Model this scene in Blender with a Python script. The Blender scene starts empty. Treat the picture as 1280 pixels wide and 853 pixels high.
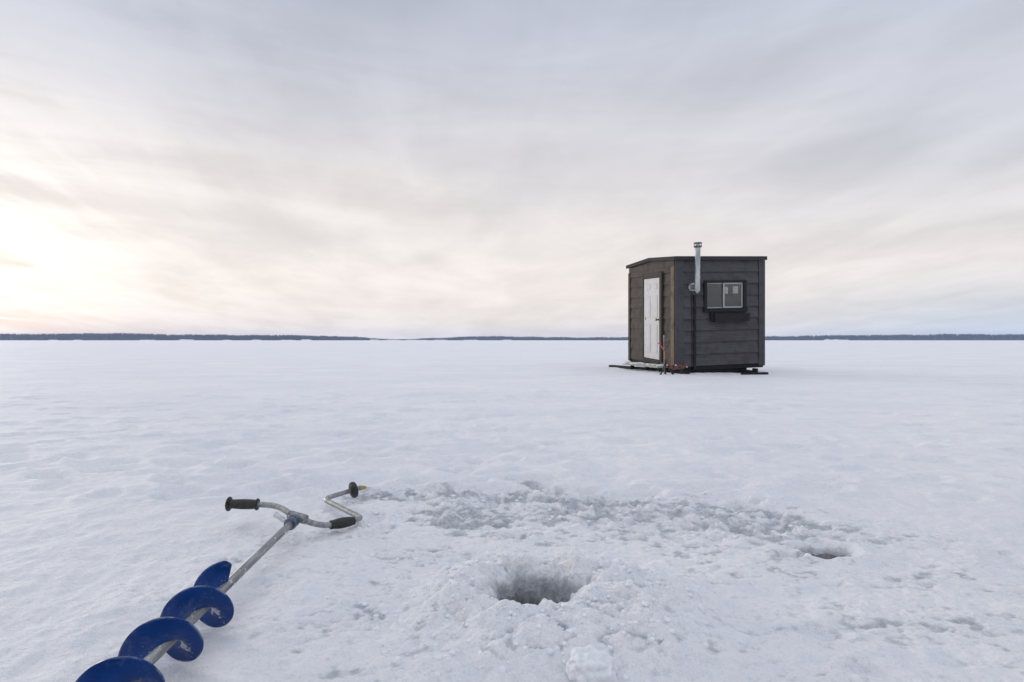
import bpy, bmesh, math, random
import numpy as np
from mathutils import Vector, Matrix

random.seed(7)
RNG = np.random.default_rng(11)
scene = bpy.context.scene
COL = scene.collection
R = math.radians

F = 711.0            # focal length in photograph pixels
CAMH = 0.6           # camera height above the ice
HOR = 425.5


def gp(px, py, z=0.0):
    """point of the photograph -> place on the plane at height z"""
    d = (CAMH - z) * F / (py - HOR)
    return ((px - 640.0) / F * d, d)


# ------------------------------------------------------------------ objects
def tag(o, label=None, cat=None, group=None, kind=None):
    if label: o['label'] = label
    if cat: o['category'] = cat
    if group: o['group'] = group
    if kind: o['kind'] = kind
    return o


def empty(name, loc, rz=0.0):
    o = bpy.data.objects.new(name, None)
    COL.objects.link(o)
    o.location = loc
    o.rotation_euler = (0, 0, rz)
    o.empty_display_size = 0.1
    return o


def link_mesh(name, me, mat=None, parent=None):
    me.name = name
    o = bpy.data.objects.new(name, me)
    COL.objects.link(o)
    if mat: me.materials.append(mat)
    if parent is not None: o.parent = parent
    return o


def from_bm(name, bm, mat=None, parent=None, smooth=False, recalc=True):
    me = bpy.data.meshes.new(name)
    if recalc:
        bmesh.ops.recalc_face_normals(bm, faces=bm.faces[:])
    bm.to_mesh(me)
    bm.free()
    if smooth:
        me.polygons.foreach_set('use_smooth', [True] * len(me.polygons))
    return link_mesh(name, me, mat, parent)


def add_box(bm, x0, x1, y0, y1, z0, z1, bev=0.0):
    c = [(x0, y0, z0), (x1, y0, z0), (x1, y1, z0), (x0, y1, z0), (x0, y0, z1), (x1, y0, z1), (x1, y1, z1), (x0, y1, z1)]
    return add_hexa(bm, c, bev)


def add_hexa(bm, c, bev=0.0):
    v = [bm.verts.new(p) for p in c]
    fs = [bm.faces.new([v[i] for i in f]) for f in
          ((0, 3, 2, 1), (4, 5, 6, 7), (0, 1, 5, 4), (1, 2, 6, 5), (2, 3, 7, 6), (3, 0, 4, 7))]
    if bev > 0:
        es = list({e for f in fs for e in f.edges})
        bmesh.ops.bevel(bm, geom=es, offset=bev, segments=1, affect='EDGES')
    return v


def spline(pts, n=8):
    """Catmull-Rom through the points"""
    P = [Vector(p) for p in pts]
    P = [P[0] * 2 - P[1]] + P + [P[-1] * 2 - P[-2]]
    out = []
    for i in range(1, len(P) - 2):
        a, b, c, d = P[i - 1], P[i], P[i + 1], P[i + 2]
        for k in range(n):
            t = k / n
            out.append(0.5 * ((2 * b) + (c - a) * t + (2 * a - 5 * b + 4 * c - d) * t * t + (3 * b - a - 3 * c + d) * t ** 3))
    out.append(P[-2])
    return out


def round_path(pts, rad, n=6):
    """polyline with rounded corners"""
    P = [Vector(p) for p in pts]
    out = [P[0]]
    for i in range(1, len(P) - 1):
        a, b, c = P[i - 1], P[i], P[i + 1]
        u, w = (a - b), (c - b)
        r = min(rad, u.length * .48, w.length * .48)
        p0, p1 = b + u.normalized() * r, b + w.normalized() * r
        for k in range(n + 1):
            t = k / n
            out.append((1 - t) ** 2 * p0 + 2 * t * (1 - t) * b + t * t * p1)
    out.append(P[-1])
    return out


def add_tube(bm, path, rad, seg=14, cap=True):
    P = [Vector(p) for p in path]
    rads = rad if hasattr(rad, '__len__') else [rad] * len(P)
    t = (P[1] - P[0]).normalized()
    n = t.orthogonal().normalized()
    rings = []
    for i, p in enumerate(P):
        if i == 0: tt = (P[1] - P[0])
        elif i == len(P) - 1: tt = (P[-1] - P[-2])
        else: tt = (P[i + 1] - P[i - 1])
        tt = tt.normalized() if tt.length > 1e-9 else t
        n = (n - tt * n.dot(tt)).normalized()
        b = tt.cross(n)
        rings.append([bm.verts.new(p + (n * math.cos(a) + b * math.sin(a)) * rads[i])
                      for a in (2 * math.pi * k / seg for k in range(seg))])
        t = tt
    for r0, r1 in zip(rings, rings[1:]):
        for k in range(seg):
            f = bm.faces.new((r0[k], r0[(k + 1) % seg], r1[(k + 1) % seg], r1[k]))
            f.smooth = True
    if cap:
        bm.faces.new(rings[0][::-1])
        bm.faces.new(rings[-1])


def add_lathe(bm, p0, p1, prof, seg=20):
    """prof: list of (fraction along p0->p1, radius)"""
    p0, p1 = Vector(p0), Vector(p1)
    pts, rr = [], []
    for f, r in prof:
        pts.append(p0.lerp(p1, f)); rr.append(r)
    # avoid zero steps
    t = (p1 - p0).normalized()
    for i in range(1, len(pts)):
        if (pts[i] - pts[i - 1]).length < 1e-6:
            pts[i] = pts[i] + t * 2e-5
    n = t.orthogonal().normalized(); b = t.cross(n)
    rings = [[bm.verts.new(p + (n * math.cos(a) + b * math.sin(a)) * r) for a in (2 * math.pi * k / seg for k in range(seg))] for p, r in zip(pts, rr)]
    for r0, r1 in zip(rings, rings[1:]):
        for k in range(seg):
            bm.faces.new((r0[k], r0[(k + 1) % seg], r1[(k + 1) % seg], r1[k]))
    bm.faces.new(rings[0][::-1]); bm.faces.new(rings[-1])


def shade_auto(o, ang=35):
    me = o.data
    me.polygons.foreach_set('use_smooth', [True] * len(me.polygons))
    bm = bmesh.new(); bm.from_mesh(me)
    for e in bm.edges:
        if len(e.link_faces) == 2 and e.calc_face_angle(0) > R(ang):
            e.smooth = False
    bm.to_mesh(me); bm.free()
    return o


# ------------------------------------------------------------------ materials
class NT:
    """small helper to write node trees"""
    def __init__(self, tree):
        self.t = tree; self.n = tree.nodes; self.l = tree.links
    def new(self, typ, **kw):
        n = self.n.new(typ)
        for k, v in kw.items(): setattr(n, k, v)
        return n
    def put(self, sock, v):
        if isinstance(v, bpy.types.NodeSocket): self.l.new(v, sock)
        elif isinstance(v, (tuple, list)) and len(v) == 3 and sock.type == 'RGBA': sock.default_value = (*v, 1)
        else: sock.default_value = v
    def math(self, op, a, b=None, c=None, clamp=False):
        n = self.new('ShaderNodeMath', operation=op, use_clamp=clamp)
        self.put(n.inputs[0], a)
        if b is not None: self.put(n.inputs[1], b)
        if c is not None: self.put(n.inputs[2], c)
        return n.outputs[0]
    def vmath(self, op, a, b=None, out=0):
        n = self.new('ShaderNodeVectorMath', operation=op)
        self.put(n.inputs[0], a)
        if b is not None: self.put(n.inputs[1], b)
        return n.outputs[out]
    def mix(self, f, a, b, blend='MIX'):
        n = self.new('ShaderNodeMix', data_type='RGBA', blend_type=blend)
        self.put(n.inputs[0], f); self.put(n.inputs[6], a); self.put(n.inputs[7], b)
        return n.outputs[2]
    def range(self, v, a, b, c=0.0, d=1.0, smooth=True):
        n = self.new('ShaderNodeMapRange', interpolation_type='SMOOTHSTEP' if smooth else 'LINEAR')
        self.put(n.inputs[0], v)
        for i, x in zip((1, 2, 3, 4), (a, b, c, d)): self.put(n.inputs[i], x)
        return n.outputs[0]
    def noise(self, vec, scale, detail=4, rough=.55, dist=0.0, out=0):
        n = self.new('ShaderNodeTexNoise')
        self.put(n.inputs['Vector'], vec); n.inputs['Scale'].default_value = scale
        n.inputs['Detail'].default_value = detail; n.inputs['Roughness'].default_value = rough
        n.inputs['Distortion'].default_value = dist
        return n.outputs[out]
    def mapping(self, vec, scale=(1, 1, 1), loc=(0, 0, 0), rot=(0, 0, 0)):
        n = self.new('ShaderNodeMapping')
        self.put(n.inputs[0], vec); n.inputs[1].default_value = loc; n.inputs[2].default_value = rot; n.inputs[3].default_value = scale
        return n.outputs[0]
    def bump(self, h, strength, dist, nrm=None):
        n = self.new('ShaderNodeBump')
        n.inputs['Strength'].default_value = strength; n.inputs['Distance'].default_value = dist
        self.put(n.inputs['Height'], h)
        if nrm is not None: self.put(n.inputs['Normal'], nrm)
        return n.outputs[0]


def material(name):
    m = bpy.data.materials.new(name); m.use_nodes = True
    t = NT(m.node_tree)
    p = m.node_tree.nodes['Principled BSDF']
    tc = t.new('ShaderNodeTexCoord')
    return m, t, p, tc.outputs['Object']


def simple(name, col, rough=.5, metal=0.0, var=.15, scale=30, bump=0.0, spec=.5, stretch=(1, 1, 1), alt=None):
    m, t, p, oc = material(name)
    v = t.mapping(oc, stretch)
    n = t.noise(v, scale, 5, .6)
    f = t.range(n, .3, .7)
    dark = tuple(c * (1 - var) for c in col)
    lite = alt if alt else tuple(min(1, c * (1 + var)) for c in col)
    t.put(p.inputs['Base Color'], t.mix(f, dark, lite))
    t.put(p.inputs['Roughness'], t.range(n, .2, .8, max(0, rough - .1), min(1, rough + .1), False))
    p.inputs['Metallic'].default_value = metal
    p.inputs['Specular IOR Level'].default_value = spec
    if bump: t.put(p.inputs['Normal'], t.bump(n, bump, .004))
    return m


def wood(name, col, alt, var_scale=6, rough=.75, axis='x', stain=None, stain_amt=.5, bump=.35, gloss=.25):
    """stained boards: grain along one axis, blotchy weathering"""
    m, t, p, oc = material(name)
    st = {'x': (.6, 14, 14), 'y': (14, .6, 14), 'z': (14, 14, .6)}[axis]
    g = t.noise(t.mapping(oc, st), 7, 6, .65)
    b = t.noise(oc, var_scale, 4, .6)
    c = t.mix(t.range(g, .3, .7), col, alt)
    if stain:
        c = t.mix(t.math('MULTIPLY', t.range(b, .42, .72), stain_amt), c, stain)
    t.put(p.inputs['Base Color'], c)
    t.put(p.inputs['Roughness'], t.range(g, .2, .8, rough - .12, rough + .12, False))
    p.inputs['Specular IOR Level'].default_value = gloss
    t.put(p.inputs['Normal'], t.bump(g, bump, .004))
    return m


M = {}


def snow_material():
    m, t, p, oc = material('snow')
    a = t.new('ShaderNodeAttribute'); a.attribute_name = 'ice'  # grey mask: bare ice, also shade painted into the holes
    ice = a.outputs['Fac']
    big = t.noise(t.mapping(oc, (.55, 1.0, 1)), .9, 5, .6)
    mid = t.noise(oc, 9, 5, .62)
    fine = t.noise(oc, 70, 5, .7)
    vfine = t.noise(oc, 260, 3, .7)
    snow = t.mix(t.range(big, .35, .65), (.815, .82, .852), (.885, .888, .90))
    patch = t.noise(t.mapping(oc, (.8, 1.5, 1), (4, 1, 0)), 2.3, 6, .65)
    snow = t.mix(t.math('MULTIPLY', t.range(patch, .50, .68), .6), snow, (.76, .775, .815))
    snow = t.mix(t.math('MULTIPLY', t.range(mid, .48,   .72), .75), snow, (.77, .80, .85))
    snow = t.mix(t.math('MULTIPLY', t.range(fine, .52, .72), .75), snow, (.73, .765, .815))
    icec = t.mix(t.range(fine, .35, .65), (.36, .39, .42), (.60, .625, .655))
    grit = t.math('ADD', t.math('MULTIPLY', t.math('SUBTRACT', fine, .5), 1.5), t.math('MULTIPLY', t.math('SUBTRACT', t.noise(t.mapping(oc, (.8, 1.3, 1)), 28, 5, .65), .5), 1.3))
    g = t.range(t.math('ADD', ice, t.math('MULTIPLY', grit, t.range(ice, .0, .15))), .16, .92)
    t.put(p.inputs['Base Color'], t.mix(g, snow, icec))
    t.put(p.inputs['Roughness'], t.mix(g, (.7, .7, .7), (.30, .30, .30)))
    p.inputs['Specular IOR Level'].default_value = .3
    p.inputs['Subsurface Weight'].default_value = .15
    p.inputs['Subsurface Radius'].default_value = (.9, .95, 1.0)
    p.inputs['Subsurface Scale'].default_value = .012
    n0 = t.bump(t.noise(t.mapping(oc, (.8, 1.2, 1)), 22, 6, .68), .7, .022)
    n1 = t.bump(fine, .7, .009, n0)
    n2 = t.bump(vfine, .5, .003, n1)
    t.put(p.inputs['Normal'], n2)
    return m


M['snow'] = snow_material()


def slush_material():
    m, t, p, oc = material('slush')
    n = t.noise(oc, 60, 5, .65)
    t.put(p.inputs['Base Color'], t.mix(t.range(n, .3, .7), (.72, .75, .785), (.84, .85, .875)))
    p.inputs['Roughness'].default_value = .55
    p.inputs['Specular IOR Level'].default_value = .35
    t.put(p.inputs['Normal'], t.bump(t.noise(oc, 180, 4, .7), .5, .003))
    return m


M['slush'] = slush_material()
M['wet_shaded_ice'] = simple('wet_shaded_ice', (.165, .175, .18), .22, var=.35, scale=28, bump=.8, stretch=(1, 1, .5))  # wet hole wall, base colour darkened further for the shade inside
M['water'] = simple('lake_water', (.012, .015, .017), .06, var=.1)
M['side_paint'] = wood('charcoal_siding', (.066, .063, .070), (.097, .092, .100), axis='x', stain=(.045, .043, .049), stain_amt=.55, rough=.8)
M['trim_paint'] = wood('charcoal_trim', (.062, .060, .068), (.082, .078, .086), axis='z', stain=(.030, .030, .036), stain_amt=.4, rough=.8)
M['front_wood'] = wood('brown_boards', (.062, .054, .049), (.106, .092, .082), axis='y', stain=(.034, .030, .028), stain_amt=.7, rough=.8)  # door wall boards, browner than the charcoal siding
M['front_trim'] = wood('brown_trim', (.036, .032, .029), (.070, .060, .052), axis='z', stain=(.028, .025, .024), stain_amt=.6)
M['bare_trim'] = wood('bare_brown_board', (.13, .095, .068), (.21, .155, .110), axis='z', stain=(.05, .042, .036), stain_amt=.9, var_scale=4)
M['roof'] = wood('dark_roof_board', (.034, .033, .037), (.052, .050, .055), axis='x', rough=.85)
M['black_wood'] = wood('black_timber', (.012, .012, .014), (.026, .026, .028), axis='y', rough=.8)
M['inside'] = wood('dim_plywood', (.22, .20, .17), (.30, .27, .23), axis='z', rough=.85)
M['door'] = simple('white_door_paint', (.49, .50, .525), .55, var=.13, scale=4, bump=.1)
M['galv'] = simple('galvanised_steel', (.42, .44, .45), .38, metal=.85, var=.3, scale=22, stretch=(1, 1, .3))
M['sooty'] = simple('sooty_steel', (.13, .125, .12), .55, metal=.6, var=.4, scale=22)
M['alu'] = simple('window_aluminium', (.40, .41, .42), .45, metal=.4, var=.12)
M['window_frame'] = wood('black_window_frame', (.014, .013, .015), (.024, .023, .026), axis='x', rough=.7)
M['brass'] = simple('worn_brass', (.25, .20, .12), .4, metal=.8)
M['plank'] = wood('grey_green_plank', (.30, .33, .28), (.42, .45, .39), axis='y', stain=(.20, .23, .19), stain_amt=.6)
M['red'] = simple('faded_red', (.36, .075, .05), .5, var=.3, scale=40)
M['red_rope'] = simple('red_rope', (.20, .075, .065), .8, var=.4, scale=60)
M['black_metal'] = simple('black_metal', (.018, .018, .02), .5, var=.3)
M['pale_pole'] = simple('pale_pole', (.33, .31, .28), .6)
M['rubber'] = simple('black_rubber', (.014, .013, .013), .55, var=.35, scale=90, bump=.15, alt=(.03, .027, .025))
M['steel'] = simple('weathered_steel', (.20, .205, .215), .42, metal=.5, var=.35, scale=26, bump=.04, stretch=(3, .35, 3), alt=(.33, .335, .34))
mt = M['steel']; tt = NT(mt.node_tree); pp = mt.node_tree.nodes['Principled BSDF']
oc_ = tt.new('ShaderNodeTexCoord').outputs['Object']
sn = tt.range(tt.noise(oc_, 55, 5, .7), .585, .64)
old = pp.inputs['Base Color'].links[0].from_socket
tt.put(pp.inputs['Base Color'], tt.mix(tt.math('MULTIPLY', sn, .7), old, (.6, .61, .63)))
tt.put(pp.inputs['Metallic'], tt.math('MULTIPLY_ADD', sn, -.5, .5))
M['bar_steel'] = simple('satin_steel', (.26, .265, .27), .40, metal=.5, var=.2, scale=70, bump=.05, alt=(.40, .41, .42))
M['blue_collar'] = simple('blue_collar', (.03, .055, .12), .4, var=.5, scale=60, alt=(.16, .20, .27))
M['clear_plastic'] = simple('milky_plastic', (.55, .56, .58), .35, var=.1)
M['yellow'] = simple('yellow_plastic', (.36, .26, .045), .45, var=.2)


def blue_paint():
    m, t, p, oc = material('blue_auger_paint')
    a = t.new('ShaderNodeAttribute'); a.attribute_name = 'crust'
    n = t.noise(oc, 95, 6, .7)
    n2 = t.noise(oc, 14, 3, .5)
    blue = t.mix(t.range(n2, .35, .65), (.002, .030, .150), (.003, .042, .20))
    scr = t.range(t.noise(t.mapping(oc, (1, 1, 1)), 160, 5, .75), .66, .72)
    blue = t.mix(t.math('MULTIPLY', scr, .5), blue, (.12, .17, .32))
    ed = t.new('ShaderNodeAttribute'); ed.attribute_name = 'edge'
    wear = t.math('MULTIPLY', t.range(ed.outputs['Fac'], .35, 1.0), t.range(t.noise(oc, 38, 4, .6), .42, .62))
    blue = t.mix(t.math('MULTIPLY', wear, .7), blue, (.26, .29, .34))
    frost = t.math('MULTIPLY', t.range(t.noise(t.mapping(oc, loc=(3, 1, 2)), 30, 6, .72), .50, .75), .30)
    blue = t.mix(frost, blue, (.20, .26, .38))
    snow = t.range(t.math('ADD', t.math('MULTIPLY', a.outputs['Fac'], 1.0), t.math('MULTIPLY', t.math('SUBTRACT', n, .5), 3.2)), .66, .90)
    t.put(p.inputs['Base Color'], t.mix(t.math('MULTIPLY', snow, .85), blue, (.62, .65, .71)))
    t.put(p.inputs['Roughness'], t.mix(snow, t.mix(t.range(n2, .3, .7), (.28, .28, .28), (.5, .5, .5)), (.8, .8, .8)))
    p.inputs['Specular IOR Level'].default_value = .28
    t.put(p.inputs['Normal'], t.bump(snow, .6, .002))
    return m


M['blue'] = blue_paint()


def glass_material():
    m = bpy.data.materials.new('window_glass'); m.use_nodes = True
    t = NT(m.node_tree); nt = m.node_tree
    nt.nodes.remove(nt.nodes['Principled BSDF'])
    out = nt.nodes['Material Output']
    gl = t.new('ShaderNodeBsdfGlossy'); gl.inputs['Roughness'].default_value = .04
    gl.inputs['Color'].default_value = (.9, .93, .95, 1)
    tr = t.new('ShaderNodeBsdfTransparent'); tr.inputs['Color'].default_value = (.95, .96, .96, 1)
    fr = t.new('ShaderNodeFresnel'); fr.inputs['IOR'].default_value = 1.5
    mx = t.new('ShaderNodeMixShader')
    t.put(mx.inputs[0], t.math('MULTIPLY_ADD', fr.outputs[0], .85, .015, clamp=True))
    t.l.new(tr.outputs[0], mx.inputs[1]); t.l.new(gl.outputs[0], mx.inputs[2])
    t.l.new(mx.outputs[0], out.inputs['Surface'])
    return m


M['glass'] = glass_material()
M['hills'] = simple('wooded_hill_ground', (.035, .04, .034), .9, var=.3, scale=.02)
M['trees'] = simple('dark_conifers', (.030, .036, .028), .9, var=.45, scale=.05, alt=(.055, .050, .042))


# ------------------------------------------------------------------ noise
PERM = RNG.permutation(512).astype(np.int32)
ANG = RNG.random(512) * 2 * np.pi
GX, GY = np.cos(ANG).astype(np.float32), np.sin(ANG).astype(np.float32)


def perlin(x, y, seed=0):
    xi = np.floor(x); yi = np.floor(y)
    fx = (x - xi).astype(np.float32); fy = (y - yi).astype(np.float32)
    xi = xi.astype(np.int64) + seed * 57; yi = yi.astype(np.int64) + seed * 131
    def g(ix, iy, dx, dy):
        h = PERM[(PERM[ix & 511] + iy) & 511]
        return GX[h] * dx + GY[h] * dy
    u = fx * fx * fx * (fx * (fx * 6 - 15) + 10); v = fy * fy * fy * (fy * (fy * 6 - 15) + 10)
    a = g(xi, yi, fx, fy); b = g(xi + 1, yi, fx - 1, fy)
    c = g(xi, yi + 1, fx, fy - 1); d = g(xi + 1, yi + 1, fx - 1, fy - 1)
    return ((a + u * (b - a)) * (1 - v) + (c + u * (d - c)) * v) * 1.4


def sstep(x, a, b):
    t = np.clip((x - a) / (b - a), 0, 1)
    return t * t * (3 - 2 * t)


# the two holes through the ice
H1 = (0.050, 1.318, 0.083)
H2 = (0.908, 1.652, 0.058)

DENTS = []
rd = random.Random(5)
for _ in range(560):                       # old footprints and wind pits, mostly beyond the handle and to the left
    az = rd.uniform(-44, 44); d = 2.15 * (6.5 / 2.15) ** rd.random()
    x, y = math.tan(R(az)) * d, d
    w = 1.0 if x < .4 else .45
    if rd.random() > w: continue
    DENTS.append((x, y, rd.uniform(.05, .15), rd.uniform(.035, .075), rd.uniform(-.6, .6), rd.uniform(.008, .024)))
for _ in range(60):                        # small pits in the scraped ice
    x, y = rd.uniform(-.6, .95), rd.uniform(1.72, 2.35)
    DENTS.append((x, y, rd.uniform(.025, .06), rd.uniform(.015, .04), rd.uniform(-.5, .5), rd.uniform(.006, .018)))
for px, py, a, b, dep in ((1027, 790, .045, .03, .016), (1062, 782, .05, .03, .010), (1085, 836, .04, .022, .014), (985, 695, .035, .02, .03),
                          (1255, 690, .06, .05, .012), (840, 636, .07, .03, .022), (925, 658, .06, .022, .018), (550, 612, .05, .02, .02), (590, 625, .04, .02, .016),
                          (720, 634, .06, .03, .018), (800, 640, .05, .02, .02), (870, 655, .06, .03, .018), (500, 615, .10, .03, .016), (945, 662, .09, .03, .022)):
    x, y = gp(px, py); DENTS.append((x, y, a, b, rd.uniform(-.3, .3), dep))


def terrain(x, y, cell):
    """height of the snow and how grey it is (bare ice, painted hole shade, other tints); cell = size of the mesh there"""
    r = np.hypot(x, y)
    h = np.zeros_like(x); ice = np.zeros_like(x)
    def oct_(wl, amp, seed, ax=1.0, ay=1.0, mask=None):
        w = np.clip(1.6 - 2.6 * cell / wl, 0, 1)
        if mask is not None: w = w * mask
        i = np.nonzero(w > 0.003)[0]
        if len(i): h[i] += (amp * w[i] * perlin(x[i] * ax / wl, y[i] * ay / wl, seed)).astype(h.dtype)
    far = np.clip(1 - np.exp(-r / 3.0), .2, 1)
    oct_(9.0, .05, 1, .7, 1.0, far)
    oct_(3.2, .022, 2, .7, 1, far)
    oct_(1.1, .010, 3, .7, 1.0)
    oct_(.45, .0055, 4, .75, 1.1)
    oct_(.2, .0042, 5)
    oct_(.095, .0032, 6)
    oct_(.045, .0024, 7)
    oct_(.022, .0016, 8)
    # wind crust: low ledges with a sharp edge
    w = np.clip(1.6 - 2.6 * cell / .35, 0, 1)
    i = np.nonzero((w > .003) & (r < 40))[0]
    n = perlin(x[i] * .9 / .5 + 2 * h[i], y[i] * 1.5 / .5, 15) + .45 * perlin(x[i] / .2, y[i] * 1.3 / .2, 16)
    h[i] += (w[i] * .0045 * sstep(n, .0, .28)).astype(h.dtype)
    near = np.nonzero(r < 9)[0]
    X, Y = x[near], y[near]; hh = np.zeros_like(X); ic = np.zeros_like(X)
    jx = perlin(X / .05, Y / .05, 21) * .010 + perlin(X / .02, Y / .02, 23) * .004
    jy = perlin(X / .05, Y / .05, 22) * .010 + perlin(X / .02, Y / .02, 24) * .004
    order = np.argsort(Y); Ys = Y[order]
    for (cx, cy, a, b, rot, dep) in DENTS:
        m = 2.6 * max(a, b)
        lo, hi = np.searchsorted(Ys, cy - m), np.searchsorted(Ys, cy + m)
        k = order[lo:hi]; k = k[np.abs(X[k] - cx) < m]
        if not len(k): continue
        dx, dy = X[k] - cx + jx[k], Y[k] - cy + jy[k]
        c, s = math.cos(rot), math.sin(rot)
        q = np.sqrt(((dx * c + dy * s) / a) ** 2 + ((-dx * s + dy * c) / b) ** 2)
        hh[k] += -dep * (1 - sstep(q, .45, 1.25)) + .22 * dep * np.exp(-((q - 1.55) / .35) ** 2)
    # scraped bare ice behind the hole: band from the handle to the second hole
    bx, by = (X - .22), (Y - (2.08 - .12 * (X - .1) - .22 * np.clip(X - .3, 0, 9)))
    band = np.sqrt((bx / .88) ** 2 + (by / .30) ** 2)
    nb = .55 * perlin(X / .35, Y / .22, 31) + .35 * perlin(X / .13, Y / .08, 32) + .22 * perlin(X / .05, Y / .035, 33)
    patch = sstep(1.05 - band + .85 * nb, -.1, .4)
    rubble = np.maximum(0, perlin(X / .06, Y / .045, 34) + .5 * perlin(X / .025, Y / .02, 35))
    hh += patch * (-.012 + .015 * rubble + .006 * perlin(X / .022, Y / .016, 39) + .004 * perlin(X / .011, Y / .008, 40))
    ic = np.maximum(ic, patch * (.25 + .75 * sstep(.7 * nb + .42 - .9 * rubble + .35 * perlin(X / .03, Y / .02, 55), -.05, .75)))
    # thin scattered bare spots over a wider area on both sides of the mound
    wide = np.clip(1.2 - np.hypot((X - .30) / 1.25, (Y - 1.55) / .85), 0, 1)
    spots = sstep(.6 * perlin(X / .22, Y / .14, 36) + .45 * perlin(X / .07, Y / .045, 37) + .3 * perlin(X / .025, Y / .018, 38), -.15, .65)
    pock = perlin(X / .05, Y / .036, 56) + .7 * perlin(X / .022, Y / .017, 57) + .45 * perlin(X / .011, Y / .009, 58)
    ww = sstep(wide, .0, .5)
    hh += ww * (.0055 * pock) * (.35 + .65 * spots)
    ic = np.maximum(ic, ww * (.30 + .70 * spots) * (.26 + .62 * sstep(-pock, -.25, .65)))
    # slush mound round the hole
    dx, dy = X - H1[0], Y - H1[1]
    rr = np.hypot(dx, dy); th = np.arctan2(dy, dx)
    q = rr + .05 * perlin(X / .16, Y / .16, 41) + .018 * perlin(X / .05, Y / .05, 42)
    wid = .315 + .055 * np.cos(th + .35) + .04 * np.cos(2 * th + .6) - .05 * np.sin(th)
    mound = (1 - sstep(q / wid, .62, 1.12))
    bil = (np.abs(perlin(X / .11, Y / .10, 43)) * .034 + np.abs(perlin(X / .046, Y / .042, 44)) * .020
           + np.abs(perlin(X / .018, Y / .018, 45)) * .0055 + perlin(X / .011, Y / .011, 46) * .0014)
    hh += mound * (.031 + .007 * np.exp(-((rr - .17) / .06) ** 2) + 1.0 * bil)
    ic *= (1 - .88 * mound)
    ic = np.maximum(ic, mound * np.maximum(.30 * sstep(perlin(X / .10, Y / .07, 47) + .6 * perlin(X / .03, Y / .025, 48), -.1, .7), .75 * sstep(-bil, -.012, -.002)))  # grey patches, and grey in the creases between lumps
    # funnel and throat of the first hole
    ra = H1[2] * (1 + .13 * np.sin(th * 2 + .4) * .6 + .10 * np.sin(3 * th + 2.0) + .07 * np.sin(7 * th + 1)) + .010 * perlin(X / .03, Y / .03, 49) + .005 * perlin(X / .012, Y / .012, 50)
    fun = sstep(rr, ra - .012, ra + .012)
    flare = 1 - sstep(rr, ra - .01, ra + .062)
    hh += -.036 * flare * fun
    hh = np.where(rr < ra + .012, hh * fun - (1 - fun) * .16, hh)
    ic = np.maximum(ic, (1 - sstep(rr, ra - .012, ra + .055)) * .95)  # grey deepening into the throat: wet ice plus painted shade
    # second, half drifted-in hole
    dx2, dy2 = X - H2[0], Y - H2[1]
    r2 = np.hypot(dx2 * .92, dy2 * 1.1); t2 = np.arctan2(dy2, dx2)
    ra2 = H2[2] * (1 + .10 * np.sin(2 * t2 + 1) + .08 * np.sin(5 * t2)) + .006 * perlin(X / .03, Y / .03, 52)
    f2 = sstep(r2, ra2 - .014, ra2 + .010)
    hh += .006 * np.exp(-((r2 - ra2 - .035) / .03) ** 2) * (.6 + .6 * perlin(X / .05, Y / .05, 53))
    hh = np.where(r2 < ra2 + .010, hh * f2 - (1 - f2) * .17, hh)
    hh += -.018 * (1 - sstep(r2, ra2 - .005, ra2 + .045)) * f2
    ic = np.maximum(ic, (1 - sstep(r2, ra2 - .010, ra2 + .030)) * .8)  # grey tint standing in for the deep shade of this hole
    # bed pressed by the auger
    au = np.clip((1.69 - Y) / 1.0, -.1, 1.2)
    wa = np.exp(-((X + .6402 - .0138 * au) / .085) ** 2) * sstep(1.42 - Y, .0, .12)
    h[near] *= (1 - wa).astype(h.dtype); hh = hh * (1 - wa) - wa * (.012 + .042 * np.clip(au - .42, 0, 1) - .004 * perlin(X / .03, Y / .03, 81))
    h[near] += hh.astype(h.dtype); ice[near] = np.clip(ic, 0, 1)
    # keep the hut's footing and the auger's bed level
    hx, hy = x - 3.5, y - 11.2
    keep = 1 - .8 * np.exp(-((hx / 2.2) ** 2 + (hy / 2.2) ** 2))
    h *= keep.astype(h.dtype)
    # snow banked unevenly against the foot of the hut
    k = np.nonzero(np.hypot(hx, hy) < 3.2)[0]
    ax, ay = x[k] - 2.92, y[k] - 10.16
    c, s_ = math.cos(R(12)), math.sin(R(12))
    lx, ly = ax * c + ay * s_, -ax * s_ + ay * c
    dx, dy = np.maximum(np.maximum(-lx, lx - 1.77), 0), np.maximum(np.maximum(-ly, ly - 2.0), 0)
    ds = np.hypot(dx, dy)
    nn = perlin(x[k] / .5, y[k] / .5, 71) + .5 * perlin(x[k] / .2, y[k] / .2, 72)
    h[k] += (.022 * np.exp(-(ds / .30) ** 2) * (.7 + 1.3 * nn)).astype(h.dtype)
    ice[k] = np.maximum(ice[k], .30 * np.exp(-(ds / .55) ** 2) * sstep(perlin(x[k] / .3, y[k] / .3, 73), -.2, .5))  # greyer in patches towards the hut walls
    return h, ice


def height(px, py):
    a, b = np.array([px], dtype=np.float64), np.array([py], dtype=np.float64)
    return float(terrain(a, b, np.array([.003]))[0][0])


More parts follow.
